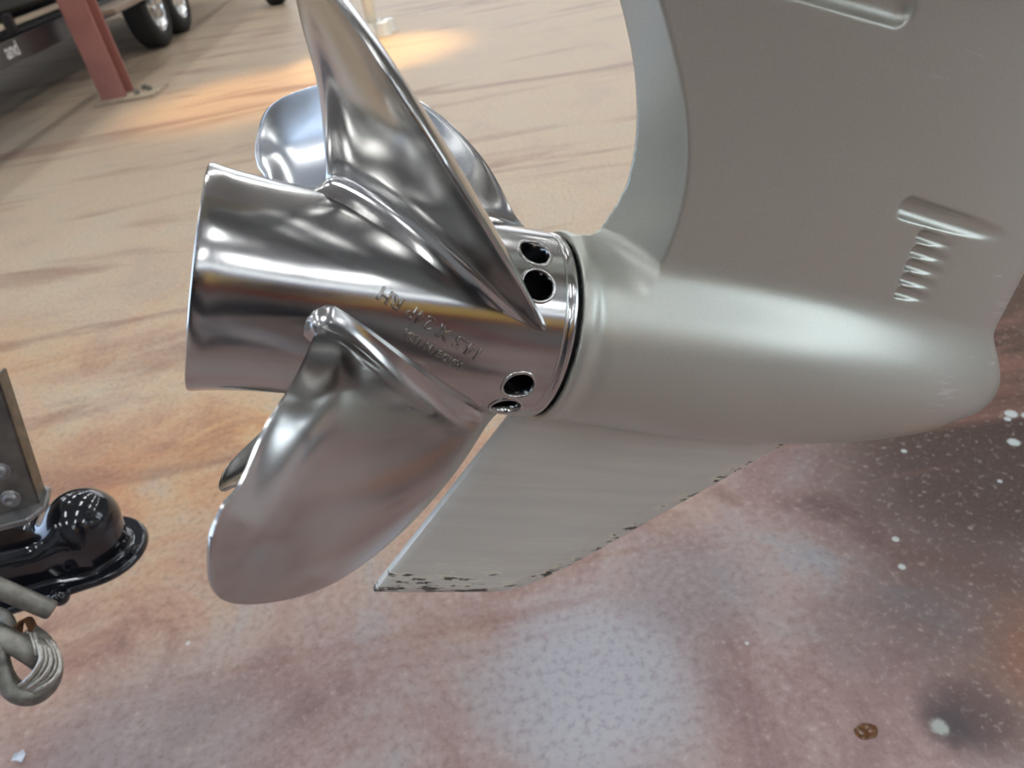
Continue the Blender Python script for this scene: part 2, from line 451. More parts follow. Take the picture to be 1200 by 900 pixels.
def torp(x, y, z):
    return (y * y + z * z - np.interp(x, RXd, RRd)) / .11
XTd, XRd = smooth_table(ZT, XT), smooth_table(ZT, XR)
def leg(x, y, z):
    ay = np.abs(y)
    xt = np.interp(z, *XTd); xr = np.interp(z, *XRd)
    s = (TW - .002) / (xr - xt)
    g1 = (ay - .002 - s * (x - xt)) / np.sqrt(1 + s * s)
    xl = np.interp(z, [0, .035, .055, .10, .24, .33], [.366, .356, .3495, .341, .312, .29])
    xm = .14
    q = np.clip((x - xm) / (xl - xm), 0, 3)
    tk = TW + .002 * np.clip((x - .03) / .1, 0, 1)
    g3 = (np.sqrt((ay / tk) ** 2 + q ** 2.6) - 1) * tk
    return np.maximum(np.maximum(g1, g3), .0 - z), ay - tk
def groove(x, y, z, A, B, r, depth, ramp=0):
    """capsule on the starboard and port flanks from A to B (x,z)"""
    A = np.array(A); B = np.array(B); d = B - A; L = np.linalg.norm(d); d = d / L
    u_ = np.clip((x - A[0]) * d[0] + (z - A[1]) * d[1], 0, L)
    px, pz = x - A[0] - u_ * d[0], z - A[1] - u_ * d[1]
    yy = np.abs(y) - depth - ramp * u_
    return np.sqrt(px ** 2 + pz ** 2 + yy ** 2) - r
SLOTS = [(.205, .1095), (.2072, .100), (.2092, .0908), (.2115, .0815), (.2138, .0722)]
def gear(x, y, z):
    T = np.maximum(torp(x, y, z), -.003 - x); Lg, _ = leg(x, y, z)
    body = smin(T, Lg, .016)
    # flank grooves
    body = smax(body, -groove(x, y, z, (.186, .1235), (.36, .1165), .0070, .0290), .0010)
    body = smax(body, -groove(x, y, z, (-.02, .205), (.115, .214), .0095, .0330), .0012)
    # ramped intake pocket with five lobes
    for sx, sz in SLOTS:
        body = smax(body, -groove(x, y, z, (sx + .003, sz), (sx + .045, sz - .002), .0038, .0262, .12), .0012)
        body = np.maximum(body, -groove(x, y, z, (sx - .007, sz), (sx + .0035, sz), .0040, .0110, 1.5))
    body = np.maximum(body, np.where((z < .09) & (x < .03), np.maximum(-(-.0031 - x) * 0 - 1, np.minimum(.054 - np.sqrt(y * y + z * z), .018 - x)), -1))
    return body
P, Q = surface_nets(gear, (-.15, -.072, -.068), (.392, .0715, .285), .0015)
lu = empty('outboard_gearcase', mat=HUB)
tag(lu, 'silver grey painted gearcase and leg of an outboard motor, behind the polished propeller', 'outboard motor')
gh = fastmesh('gear_housing', P, Q, PAINT, lu)

# ---- foil builder shared by skeg and blades
def foil_grid(rows):
    """rows of (points side a, points side b), both from aft to fore"""
    n = len(rows[0][0]); V = []; Fc = []
    for A_, B_ in rows:
        V += list(A_) + list(B_)[::-1]
    k = 2 * n
    for i in range(len(rows) - 1):
        for j in range(k):
            Fc.append((i*k + j, i*k + (j+1) % k, (i+1)*k + (j+1) % k, (i+1)*k + j))
    Fc.append(tuple(range(k))[::-1]); Fc.append(tuple((len(rows)-1)*k + j for j in range(k)))
    return V, Fc
def skeg():
    bot = np.array([(-.0642, -.2326), (-.050, -.2350), (.0, -.2350), (.036, -.2335), (.0511, -.2305), (.070, -.2180), (.095, -.1975), (.1372, -.1560), (.1864, -.1080), (.2163, -.0785), (.262, -.040)])
    te = np.array([(-.0642, -.2326), (.0065, -.040)])
    rows = []; edge = []
    zs = np.concatenate([np.linspace(-.040, -.228, 60), np.linspace(-.2285, -.2348, 12)])
    bx = spline(bot, 10)
    for z in zs:
        zz = max(z, -.2326)
        xa = np.interp(zz, te[:, 1], te[:, 0])
        if z < -.2326: xa = np.interp(-z, [.2326, .2350], [-.0642, -.050])
        sel = bx[bx[:, 0] > -.02]
        xb = np.interp(-z, -sel[::-1, 1], sel[::-1, 0])
        v = np.concatenate([[0, .004], np.linspace(.012, .9, 44), np.linspace(.92, 1, 10)])
        xs_ = xa + (xb - xa) * v
        q = (-.04 - z) / .19
        tmax = .0068 * (1 - q) + .0046 * q
        th = np.minimum(.0030 + (xs_ - xa) * .45, tmax)
        th = np.minimum(th, .0007 + (xb - xs_) * .16)
        th = np.minimum(th, .0008 + (z + .2352) * .5)
        rows.append(([(x, -t_, z) for x, t_ in zip(xs_, th)], [(x, t_, z) for x, t_ in zip(xs_, th)]))
        dd = [min(np.hypot(bx[:, 0] - x, bx[:, 1] - z)) * (.45 if x < .03 else 1) + max(0, x - .13) * .06 for x in xs_]
        edge += dd + dd[::-1]
    V, Fc = foil_grid(rows)
    o = mesh('skeg', V, Fc, SKEG, lu)
    a = o.data.attributes.new('edge', 'FLOAT', 'POINT'); a.data.foreach_set('value', np.array(edge, np.float32))
    bevel_mod(o, .0006, 1, 50)
    return tag(o, 'flat grey skeg fin with chipped lower edge')
skeg()
# anti-ventilation plate and midsection above the frame
bm = bmesh.new()
out = [(-.22, 0), (-.20, .07), (-.05, .095), (.15, .085), (.30, .045), (.335, 0), (.30, -.045), (.15, -.085), (-.05, -.095), (-.20, -.07)]
vs0 = [bm.verts.new((x, y, .283)) for x, y in out]; vs1 = [bm.verts.new((x, y, .293)) for x, y in out]
bm.faces.new(vs0); bm.faces.new(vs1)
for i in range(len(out)): bm.faces.new((vs0[i], vs0[(i+1) % len(out)], vs1[(i+1) % len(out)], vs1[i]))
bevel_mod(frombm('ventilation_plate', bm, PAINT, lu), .004, 3)
rows = [((-.02, .30), (.0, .30), .06, .29), ]
bm = bmesh.new()
rings = []
for z, xa, xb, w in ((.29, -.05, .27, .035), (.40, -.04, .26, .045), (.60, -.03, .25, .06), (.90, -.02, .26, .075)):
    ring = []
    for j in range(20):
        a = 2 * math.pi * j / 20
        ring.append(bm.verts.new(((xa+xb)/2 + (xb-xa)/2*math.cos(a), w*math.sin(a), z)))
    rings.append(ring)
for A_, B_ in zip(rings, rings[1:]):
    for j in range(20): bm.faces.new((A_[j], A_[(j+1) % 20], B_[(j+1) % 20], B_[j]))
bm.faces.new(rings[0]); bm.faces.new(rings[-1])
frombm('midsection', bm, PAINT, lu, True)
box('mounting_bracket', (.22, -.07, .45), (.42, .07, .80), PAINT, lu, bev=.01)
# seal ring and shaft carrier inside the aft opening
V, Fc = revolve_vf([(-.0105, .040), (-.0105, .0525), (.004, .0525), (.012, .040)], 72, True)
mesh('seal_ring', V, Fc, RUBBER, lu)

# ---------------------------------------------------------------- propeller
prop = empty('propeller', mat=HUB)
tag(prop, 'polished stainless steel four-blade boat propeller with stamped size lettering', 'propeller')
def barrel():
    outp = [(-.1968, .0572), (-.1972, .0580), (-.1966, .0588), (-.1945, .0588), (-.190, .0580), (-.183, .0572), (-.174, .0565), (-.164, .0560), (-.150, .0557), (-.13, .0558), (-.10, .0560), (-.07, .0560),
            (-.045, .0562), (-.020, .0564), (-.0135, .0565), (-.0128, .0560), (-.0118, .0557), (-.0108, .0560), (-.0102, .0564), (-.0075, .0564), (-.0062, .0560), (-.0055, .0550)]
    inp = [(-.0055, .0530), (-.02, .0530), (-.10, .0525), (-.17, .0535), (-.19, .0555)]
    V, Fc = revolve_vf(outp + inp, 160, True)
    b = mesh('barrel', V, Fc, STEEL, prop)
    bmc = bmesh.new()
    for ps in HOLES:
        M = Matrix.Rotation(rad(ps), 4, 'X') @ Matrix.Translation((-.0298, 0, .056))
        bmesh.ops.create_cone(bmc, cap_ends=True, segments=40, radius1=.0086, radius2=.0086, depth=.02, matrix=M)
    me = bpy.data.meshes.new('cutter'); bmc.to_mesh(me); bmc.free()
    cut = bpy.data.objects.new('cutter', me); C.objects.link(cut); cut.matrix_world = HUB
    bpy.context.view_layer.update()
    md = b.modifiers.new('holes', 'BOOLEAN'); md.object = cut; md.operation = 'DIFFERENCE'; md.solver = 'EXACT'
    dg = bpy.context.evaluated_depsgraph_get()
    nm = bpy.data.meshes.new_from_object(b.evaluated_get(dg))
    b.modifiers.clear(); b.data = nm; nm.name = 'barrel'
    bpy.data.objects.remove(cut)
    nm.polygons.foreach_set('use_smooth', [True] * len(nm.polygons))
    try: nm.set_sharp_from_angle(angle=rad(35))
    except Exception: pass
    return b
HOLES = [20.0, 42.0, 101.5, 123.0, 198.0, 220.0, 290.0, 312.0]
barrel()
def on_cyl(x, arc, r, ps0):      # arc length round the barrel, increasing clockwise seen from aft
    ps = ps0 + arc / .0562
    return (x, -r * math.sin(ps), r * math.cos(ps))
for k_, ps in enumerate(HOLES):
    V = []; Fc = []; n = 48
    prof = [(.0084, .0535), (.0084, .0563), (.0088, .0570), (.0096, .0572), (.0103, .0568), (.0106, .0560)]
    for rr, rh in prof:
        for j in range(n):
            a = 2 * math.pi * j / n
            V.append(on_cyl(-.0298 + rr * math.cos(a), rr * math.sin(a), rh, rad(ps)))
    for i in range(len(prof) - 1):
        for j in range(n): Fc.append((i*n + j, i*n + (j+1) % n, (i+1)*n + (j+1) % n, (i+1)*n + j))
    o = mesh('vent_hole_rim', V, Fc, STEEL, prop)
V, Fc = revolve_vf([(-.15, .014), (-.15, .030), (-.10, .034), (-.006, .036), (-.006, .014)], 48, True)
mesh('inner_hub', V, Fc, DARK, prop)

R0, R1 = .0560, .184
GP = (.5293, .0286, .0590, .0527); PSI0 = rad(24.7)
def bsurf(r, x, dps=0.0):
    P_, rk1, rk2, pk = GP
    q = (r - .0565) / (R1 - .0565)
    ps = PSI0 + 2 * math.pi * (x + .085 + rk1 * q + rk2 * q * q) / (P_ * (1 + pk * q)) + dps
    return np.array([x, -r * math.sin(ps), r * math.cos(ps)])
CT = [(.0017, -.1388), (.3538, -.1496), (.5855, -.1618), (.7223, -.1685), (.7950, -.1745), (.8680, -.1772), (.9189, -.1721), (.8640, -.1512), (.742, -.118), (.546, -.0826), (.2922, -.0507), (.0017, -.0261)]
cc = spline(CT, 14)
itip = cc[:, 0].argmax()
TEc, LEc = cc[:itip+1], cc[itip:][::-1]
TEc = TEc[np.argsort(TEc[:, 0], kind='stable')]; LEc = LEc[np.argsort(LEc[:, 0], kind='stable')]
QM = cc[itip, 0]
def blade_mesh():
    rows = []
    nr = 64
    qs = np.concatenate([[-.03, -.012], np.linspace(0, .10, 14)[:-1], .10 + (QM - .10) * np.sin(np.linspace(0, math.pi/2, nr))])
    vv = np.concatenate([[0, .006, .015], np.linspace(.03, .2, 14), np.linspace(.22, .94, 34), [.96, .975, .988, 1]])
    for q in qs:
        qq = max(q, 0)
        xa = np.interp(qq, TEc[:, 0], TEc[:, 1]); xb = np.interp(qq, LEc[:, 0], LEc[:, 1])
        xa = min(xa, xb)
        fil = max(0, 1 - qq / .085) ** 2.6
        xa -= .0055 * fil; xb += .0025 * fil
        r = .0565 + q * (R1 - .0565)
        ch = xb - xa
        A_, B_ = [], []
        for v in vv:
            x = xa + ch * v
            p = bsurf(r, x)
            e = 1e-4
            N = np.cross(bsurf(r, x + e) - p, bsurf(r + e, x) - p); N /= np.linalg.norm(N)
            if N[0] < 0: N = -N
            s = ch * v; s1 = ch * (1 - v)
            fade = min(1, ch / .05)
            body = (.0016 + .0045 * (1 - qq) ** 1.5) * min(1, (4 * v * (1 - v)) ** .6) * fade
            th = body + .0007 + .0012 * math.exp(-s / .004) * 0
            th = max(th, .0011 if s < .0012 else 0)
            if v in (0.0,): th = .0009
            if v == 1: th = .0006 + .0003 * max(0, 1 - qq * 3)
            th += .0075 * fil * (min(1, s / .004 + .25)) * (min(1, s1 / .035))
            # cup along the trailing edge, gentle camber ahead of it
            cup = .0042 * fade * (1 - math.exp(-(s / .0075) ** 2)) * (1 - v) ** .7 * min(1, qq / .12)
            A_.append(p + N * (cup + th)); B_.append(p + N * (cup - th))
        rows.append((A_, B_))
    V, Fc = foil_grid(rows)
    me = bpy.data.meshes.new('blade'); me.from_pydata([tuple(map(float, p)) for p in V], [], Fc); me.update()
    bm = bmesh.new(); bm.from_mesh(me); bmesh.ops.remove_doubles(bm, verts=bm.verts, dist=1e-6); bmesh.ops.recalc_face_normals(bm, faces=bm.faces); bm.to_mesh(me); bm.free()
    me.materials.append(STEEL)
    me.polygons.foreach_set('use_smooth', [True] * len(me.polygons))
    try: me.set_sharp_from_angle(angle=rad(50))
    except Exception: pass
    return me
bme = blade_mesh()
for k in range(4):
    o = bpy.data.objects.new('blade', bme); C.objects.link(o); o.parent = prop; o.rotation_euler = (rad(90 * k), 0, 0)

def lettering(name, txt, cx, cps, size, spacing=1.0):
    cu = bpy.data.curves.new(name, 'FONT'); cu.body = txt; cu.size = size; cu.align_x = 'CENTER'; cu.align_y = 'CENTER'
    cu.extrude = .0008; cu.bevel_depth = .00030; cu.offset = 0; cu.space_character = spacing; cu.resolution_u = 4
    to = bpy.data.objects.new(name, cu); C.objects.link(to); bpy.context.view_layer.update()
    me = bpy.data.meshes.new_from_object(to.evaluated_get(bpy.context.evaluated_depsgraph_get())); bpy.data.objects.remove(to)
    e = np.array([-.91, -.415]); e /= np.linalg.norm(e); u = np.array([e[1], -e[0]])
    if u[1] < 0: u = -u
    for v in me.vertices:
        a = e * v.co.x + u * v.co.y
        v.co = Vector(on_cyl(cx + a[0], a[1], .0561 + v.co.z, rad(cps)))
    me.materials.clear()
    o = link(name, me, CAST, prop, False)
    return o
tag(lettering('size_lettering', '14.5 X 24P RH', -.0847, 71.6, .0096, 1.08), 'embossed lettering 14.5 X 24P RH')
tag(lettering('origin_lettering', 'MADE IN USA', -.0820, 84.6, .0054, 1.12), 'embossed lettering MADE IN USA')

# ---------------------------------------------------------------- stand that carries the motor, above and right of the frame
ms = empty('motor_stand', (2.45, .55, 0)); tag(ms, 'black steel motor stand holding the outboard up, beyond the right edge', 'stand')
tip = HUB @ Vector((.47, 0, .60)); tl = tip - Vector((2.45, .55, 0))
tube('arm', [tuple(tl), (0, 0, tl.z + .02)], .045, TRAILER, ms, 20)
tube('post', [(0, 0, .05), (0, 0, tl.z + .10)], .05, TRAILER, ms, 20)
box('foot', (-.30, -.30, 0), (.45, .30, .06), TRAILER, ms, bev=.01)

# ---------------------------------------------------------------- trailer coupler, left
def coupler():
    c0 = at(97, 612, .76)
    hd = rad(14)
    M = Matrix.Translation(Vector(c0)) @ Matrix.Rotation(hd, 4, 'Z') @ Matrix.Rotation(rad(6), 4, 'Y')
    r = empty('trailer_coupler', mat=M)
    tag(r, 'black enamelled trailer ball coupler with steel latch bracket at left edge', 'trailer coupler')
    H = -.042
    def body(x, y, z):
        dome = np.sqrt(x*x + y*y + np.maximum(0, z) ** 2 + 0*z) - .0355
        dome = np.maximum(dome, 0) + np.minimum(dome, 0)
        sph = np.sqrt(x*x + y*y + z*z) - .0365
        skirt = np.maximum(np.sqrt(x*x + y*y) - (.0365 - np.clip(-z, 0, .05) * .10), np.maximum(z, H - z))
        d1 = np.minimum(sph, skirt); d1 = np.maximum(d1, H - z)
        zt = -.012 + .0 * x
        w = .034
        nb = np.sqrt(np.maximum(np.abs(y) - w + .02, 0) ** 2 + np.maximum(z + .012, 0) ** 2) - .020
        bx = np.maximum(np.maximum(nb, x + .0), H - z)
        d = smin(d1, bx, .018)
        fr = np.sqrt(np.maximum(x, 0) ** 2 + y * y)
        fy = .049 + .010 * np.clip((-x) / .1, 0, 1)
        fx = np.where(x > 0, fr - .049, np.abs(y) - fy)
        # rolled flange with a lip
        fl = np.maximum(fx, np.abs(z - H) - .0028)
        lip = np.sqrt((fx + .002) ** 2 + (z - H + .002) ** 2) - .0042
        bump_ = np.sqrt((x + .03) ** 2 + (y + .054) ** 2 + (z - H + .002) ** 2) - .009
        d = smin(d, fl, .006)
        d = smin(d, lip, .002)
        return np.minimum(d, bump_)
    P, Q = surface_nets(body, (-.32, -.075, -.058), (.062, .075, .045), .0021)
    fastmesh('socket_body', P, Q, BLACK, r)
    box('tongue_beam', (-1.1, -.038, -.075), (-.30, .038, -.005), TRAILER, r, bev=.004)
    foot = M.inverted() @ Vector((c0[0] - 1.05, c0[1] - .25, 0))
    # steel latch bracket: upright channel on a chamfered base plate
    zb = float((at(45, 588, .72))[2])
    Mi = M.inverted()
    def L(p): return np.array(Mi @ Vector([float(q) for q in p]))
    pl = [onz(-60, 632, zb), onz(0, 617, zb), onz(30, 609, zb), onz(53, 592, zb), onz(58, 570, zb), onz(44, 566, zb), onz(-60, 575, zb)]
    bm = bmesh.new(); a_ = [bm.verts.new(L(p)) for p in pl]; b_ = [bm.verts.new(L(np.array(p) - np.array([0, 0, .006]))) for p in pl]
    bm.faces.new(a_); bm.faces.new(b_)
    for i in range(len(pl)): bm.faces.new((a_[i], a_[(i+1) % len(pl)], b_[(i+1) % len(pl)], b_[i]))
    o = frombm('base_plate', bm, PLATE, r); bevel_mod(o, .0012, 2)
    bl = onz(-50, 617, zb); br_ = onz(46, 590, zb); d = br_ - bl; d /= np.linalg.norm(d)
    top_r = at(-3, 440, .665); top_l = top_r - d * .16
    nrm = np.cross(br_ - bl, top_r - br_); nrm /= np.linalg.norm(nrm)
    if nrm[1] < 0: nrm = -nrm
    front = [bl, br_, top_r, top_l]
    bm = bmesh.new()
    a_ = [bm.verts.new(L(p)) for p in front]; b_ = [bm.verts.new(L(p + nrm * .004)) for p in front]
    bm.faces.new(a_); bm.faces.new(b_)
    for i in range(4): bm.faces.new((a_[i], a_[(i+1) % 4], b_[(i+1) % 4], b_[i]))
    # return flange of the channel on the right edge
    q = [br_, br_ + nrm * .022, top_r + nrm * .022, top_r]; t_ = d * -.004
    a_ = [bm.verts.new(L(p)) for p in q]; b_ = [bm.verts.new(L(p + t_)) for p in q]
    bm.faces.new(a_); bm.faces.new(b_)
    for i in range(4): bm.faces.new((a_[i], a_[(i+1) % 4], b_[(i+1) % 4], b_[i]))
    o = frombm('latch_bracket', bm, BRACKET, r); bevel_mod(o, .0015, 2)
    for (px, py) in ((13, 584), (1, 552)):
        # intersect with bracket plane
        dr = at(px, py, 1) - CAM; tt = (bl - CAM).dot(nrm) / dr.dot(nrm); c = CAM + dr * tt
        rings_ = []
        for rr, hh in ((.0092, 0), (.0090, .0016), (.0062, .0016), (.0058, .0050), (.0048, .0060), (.0030, .0060), (.0026, .0035), (.0001, .0035)):
            x_, y_, z_ = frame_from(nrm)
            rings_.append([L(c - nrm * hh + rr * (math.cos(a) * x_ + math.sin(a) * y_)) for a in np.linspace(0, 2*math.pi, 24, endpoint=False)])
        V = [p for rg in rings_ for p in rg]; n = 24
        Fc = [(i*n+j, i*n+(j+1) % n, (i+1)*n+(j+1) % n, (i+1)*n+j) for i in range(len(rings_)-1) for j in range(n)]
        o = mesh('bolt', V, Fc, PLATE, r); bevel_mod(o, .0003, 1, 40)
    # jack leg holding the tongue up, outside the picture
    fx, fy = M @ Vector((-.95, 0, -.07)), None
    p0 = np.array(M @ Vector((-.95, 0, -.04)));
    tube('jack_leg', [L(p0), L((p0[0], p0[1], .02))], .03, GALV, r, 20)
    tube('jack_foot', [L((p0[0], p0[1], .02)), L((p0[0], p0[1], 0.0))], .09, GALV, r, 20)
    return r
coupler()
# pin, hook and wire cable
def pin():
    a, b = at(-60, 664, .645), at(62, 716, .68)
    pts = [a + (b - a) * t for t in np.linspace(0, .955, 12)] + [a + (b - a) * t for t in (.985, 1.0)]
    rs = [.0090] * 12 + [.0086, .0072]
    o = tube('hitch_pin', pts, rs, GALV, None, 28); bevel_mod(o, .0004, 1, 50)
    tag(o, 'grey steel pin rod pointing right just below the black coupler', 'pin')
pin()
def hook():
    r = empty('safety_hook', tuple(at(35, 800, .66))); inv = Vector(r.location)
    def L(x, y, d): return at(x, y, d) - np.array(inv)
    shank = spline([L(-70, 716, .655), L(-30, 731, .655), L(5, 747, .655), L(34, 764, .657), L(48, 774, .664)], 8)
    tube('shank', shank, .0098, GALV, r, 24)
    bow = spline([L(1, 752, .650), L(1, 775, .650), L(8, 798, .651), L(22, 812, .653), L(40, 814, .657), L(55, 803, .663), L(61, 785, .669), L(57, 767, .675), L(47, 752, .678), L(34, 742, .68)], 8)
    rs = np.interp(np.linspace(0, 1, len(bow)), [0, .08, .3, 1], [.0045, .0072, .0094, .0090])
    tube('bow', bow, rs, GALV, r, 24)
    tag(r, 'grey galvanised steel hook hanging at the lower left edge', 'hook')
    # rusty keeper
    k = empty('keeper_clip', tuple(at(24, 735, .67)))
    pts = [L(16, 752, .668) + np.array(inv) - np.array(k.location), L(19, 733, .668) + np.array(inv) - np.array(k.location), L(28, 727, .670) + np.array(inv) - np.array(k.location), L(37, 745, .672) + np.array(inv) - np.array(k.location), L(45, 768, .668) + np.array(inv) - np.array(k.location)]
    V = []; wv = DV * 0 + RV * .004; dep = FW * .010
    for p in spline(pts, 4):
        V += [p - wv * .3, p + wv * .3, p + wv * .3 + dep, p - wv * .3 + dep]
    n = len(V) // 4
    Fc = [(i*4+j, i*4+(j+1) % 4, (i+1)*4+(j+1) % 4, (i+1)*4+j) for i in range(n-1) for j in range(4)] + [(0, 1, 2, 3), ((n-1)*4+3, (n-1)*4+2, (n-1)*4+1, (n-1)*4)]
    mesh('strap', V, Fc, RUST, k, False)
    tube('loop', spline([L(-12, 716, .69) + np.array(inv) - np.array(k.location), L(4, 722, .685) + np.array(inv) - np.array(k.location), L(12, 735, .68) + np.array(inv) - np.array(k.location), L(10, 748, .68) + np.array(inv) - np.array(k.location)], 6), .006, GALV, k, 14)
    tag(k, 'small rusty bent metal clip above the galvanised hook', 'clip')
    # wire rope wound round the hook
    w = empty('wire_cable', tuple(at(52, 770, .655))); iw = np.array(w.location)
    for i in range(5):
        s = i / 4.0; k = .0022 * (i % 2)
        pts = spline([at(35 + 24 * s, 747 + 3 * s, .668), at(46 + 22 * s, 757 + 8 * s, .652 + k + .006 * s), at(48 + 23 * s, 772 + 8 * s, .646 + k + .007 * s),
                      at(40 + 24 * s, 788 + 7 * s, .643 + k + .005 * s), at(28 + 18 * s, 800 + 7 * s, .643 + k + .004 * s), at(22 + 16 * s, 805 + 9 * s, .652 + .004 * s)], 6) - iw
        tube('strand', pts, .0022, CABLE, w, 10)
    for i in range(2):
        tube('strand', spline([at(36 + 5*i, 742, .664) - iw, at(40 + 4*i, 755, .654) - iw, at(43 + 4*i, 768, .652) - iw], 6), .0016, CABLE, w, 10)
    tag(w, 'pale twisted wire cable wound around the galvanised hook', 'cable')
hook()

# ---------------------------------------------------------------- background: column
def column():
    r = empty('steel_column', (-2.335, 5.50, 0)); r.rotation_euler = (0, 0, rad(-2))
    bm = bmesh.new(); h = CEIL_H
    add_box(bm, (-.085, -.085, 0), (.085, -.070, h)); add_box(bm, (-.085, .070, 0), (.085, .085, h)); add_box(bm, (-.006, -.071, 0), (.006, .071, h))
    frombm('beam', bm, REDPAINT, r)
    box('base_plate', (-.13, -.15, 0), (.30, .16, .022), GROUT, r, bev=.008)
    for bx, by in ((.17, .06), (.22, .0), (.16, -.07)):
        bm = bmesh.new(); bmesh.ops.create_cone(bm, cap_ends=True, segments=6, radius1=.02, radius2=.02, depth=.03, matrix=Matrix.Translation((bx, by, .035)))
        frombm('bolt', bm, GALV, r)
    tag(r, 'red-brown steel column standing on the floor in front of black trailer', 'column')
column()
# boat trailer with tandem wheels
def trailer():
    r = empty('boat_trailer', (-2.6, 7.0, 0))
    tag(r, 'black tandem-wheel boat trailer behind the red-brown column', 'trailer')
    def bx(n, lo, hi, mt, bev=.006):
        return box(n, (lo[0]+2.6, lo[1]-7, lo[2]), (hi[0]+2.6, hi[1]-7, hi[2]), mt, r, bev=bev)
    fb = bx('frame_rail', (-2.56, 2.6, .415), (-2.50, 11.0, .535), TRAILER)
    box('rail_flange', (.04, -4.4, .523), (.105, 4.0, .535), TRAILER, fb); box('rail_flange', (.04, -4.4, .415), (.105, 4.0, .427), TRAILER, fb)
    bx('frame_rail', (-4.36, 2.6, .415), (-4.30, 11.0, .535), TRAILER)
    for y in (3.0, 5.4, 10.4): bx('cross_member', (-4.30, y, .43), (-2.56, y + .08, .51), TRAILER)
    for y in (5.05, 6.8): bx('bunk_post', (-2.62, y, .535), (-2.57, y + .06, .64), TRAILER)
    bx('bunk', (-2.97, 5.35, .40), (-2.87, 10.6, .508), RUBBER); bx('bunk', (-4.0, 5.35, .40), (-3.9, 10.6, .508), RUBBER)
    bx('step_pad', (-2.52, 5.9, .47), (-2.28, 7.05, .50), CREAM)
    bx('fender', (-2.80, 7.05, .80), (-2.38, 8.95, .84), HULLBLACK, .015)
    bx('fender_bracket', (-2.52, 7.0, .40), (-2.44, 7.1, .82), TRAILER)
    wi = 0
    for y in (7.56, 8.26):
        w = empty('wheel'); w.parent = r; w.location = (-2.66 + 2.6, y - 7, .335); w['label'] = ['nearer trailer wheel with chrome rim', 'farther trailer wheel with chrome rim'][wi]; wi += 1
        V, Fc = revolve_vf([(-.10, .20), (-.105, .26), (-.095, .315), (-.075, .333), (.075, .333), (.095, .315), (.105, .26), (.10, .20)], 48, True)
        mesh('tyre', V, Fc, RUBBER, w)
        V, Fc = revolve_vf([(.07, .0001), (.085, .03), (.085, .055), (.06, .065), (.05, .09), (.045, .16), (.09, .195), (.105, .205), (.10, .212), (.0, .20)], 40)
        mesh('rim', V, Fc, CHROME, w)
        bm = bmesh.new()
        for k in range(6):
            Mx = Matrix.Rotation(k * math.pi / 3, 4, 'X'); add_box(bm, (.05, -.022, .05), (.085, .022, .19), Mx)
        frombm('spokes', bm, CHROME, w)
    cu = bpy.data.curves.new('t', 'FONT'); cu.body = 'and'; cu.size = .115; cu.extrude = .001; cu.align_x = 'RIGHT'
    to = bpy.data.objects.new('t', cu); C.objects.link(to); bpy.context.view_layer.update()
    me = bpy.data.meshes.new_from_object(to.evaluated_get(bpy.context.evaluated_depsgraph_get())); bpy.data.objects.remove(to)
    o = link('rail_lettering', me, WHITE, r, False); o.matrix_local = Matrix.Translation((.102, 4.86 - 7, .447)) @ Matrix.Rotation(rad(90), 4, 'Z') @ Matrix.Rotation(rad(90), 4, 'X')
    # boat
    b = empty('black_boat', (-3.72, 7, .512)); tag(b, 'glossy black boat hull resting on the trailer behind the column', 'boat')
    bm = bmesh.new(); prev = None
    for y, w, zk, zc, zt in ((-4.8, .10, .45, .8, 1.2), (-3.6, .60, .06, .22, 1.05), (-2.2, .88, .0, .06, .95), (0, .93, .0, .04, .9), (3.6, .93, .0, .04, .9)):
        ring = [bm.verts.new(p) for p in ((0, y, zk), (w * .5, y, zk + (zc - zk) * .45), (w * .9, y, zc), (w * .97, y, zc + .06), (w, y, zt), (-w, y, zt), (-w * .97, y, zc + .06), (-w * .9, y, zc), (-w * .5, y, zk + (zc - zk) * .45))]
        if prev:
            for j in range(9): bm.faces.new((prev[j], prev[(j+1) % 9], ring[(j+1) % 9], ring[j]))
        else: bm.faces.new(ring)
        prev = ring
    bm.faces.new(prev); frombm('hull', bm, HULLBLACK, b)
    for y in (-1.2, .1, 1.4):
        box('badge', (.905, y, .26), (.925, y + .22, .31), WHITE, b)
trailer()
# black tyre at the top edge, beyond the blades
def dolly_tyre():
    r = empty('spare_wheel', (-1.82, 9.15, .28)); r.rotation_euler = (0, 0, rad(30))
    V, Fc = revolve_vf([(-.08, .16), (-.09, .22), (-.075, .27), (-.05, .28), (.05, .28), (.075, .27), (.09, .22), (.08, .16)], 40, True)
    mesh('tyre', V, Fc, RUBBER, r)
    V, Fc = revolve_vf([(.06, .0001), (.06, .12), (.085, .165), (-.085, .165), (-.06, .12), (-.06, .0001)], 32)
    mesh('rim', V, Fc, GALV, r)
    tag(r, 'small black wheel at the top edge, left of the upright blade', 'wheel')
dolly_tyre()
def stand():
    c = onz(443, 40, 0)
    r = empty('display_stand', tuple(c)); tag(r, 'shiny metal stand foot glaring in warm light beyond the upright blade', 'stand')
    tube('post', [(-.02, 0, .02), (-.03, 0, .5), (-.03, 0, 1.0)], .045, CLEAR, r, 20)
    bm = bmesh.new()
    for k in range(5):
        a = k * 2 * math.pi / 5 + .3
        bmesh.ops.create_cone(bm, cap_ends=True, segments=16, radius1=.06, radius2=.04, depth=.09, matrix=Matrix.Translation((.10*math.cos(a), .10*math.sin(a), .045)))
    frombm('foot_lobes', bm, CLEAR, r)
    V, Fc = tube_vf([(0, 0, 0), (0, 0, .03), (0, 0, .09)], [.10, .09, .032], 24); mesh('foot_hub', V, Fc, CLEAR, r)
    tube('brace', [(-.13, -.02, .02), (-.14, -.02, .22)], .018, CLEAR, r, 14)
    tube('upper_leg', [(-.22, .02, .22), (-.24, .02, .40)], .025, CLEAR, r, 14)
stand()

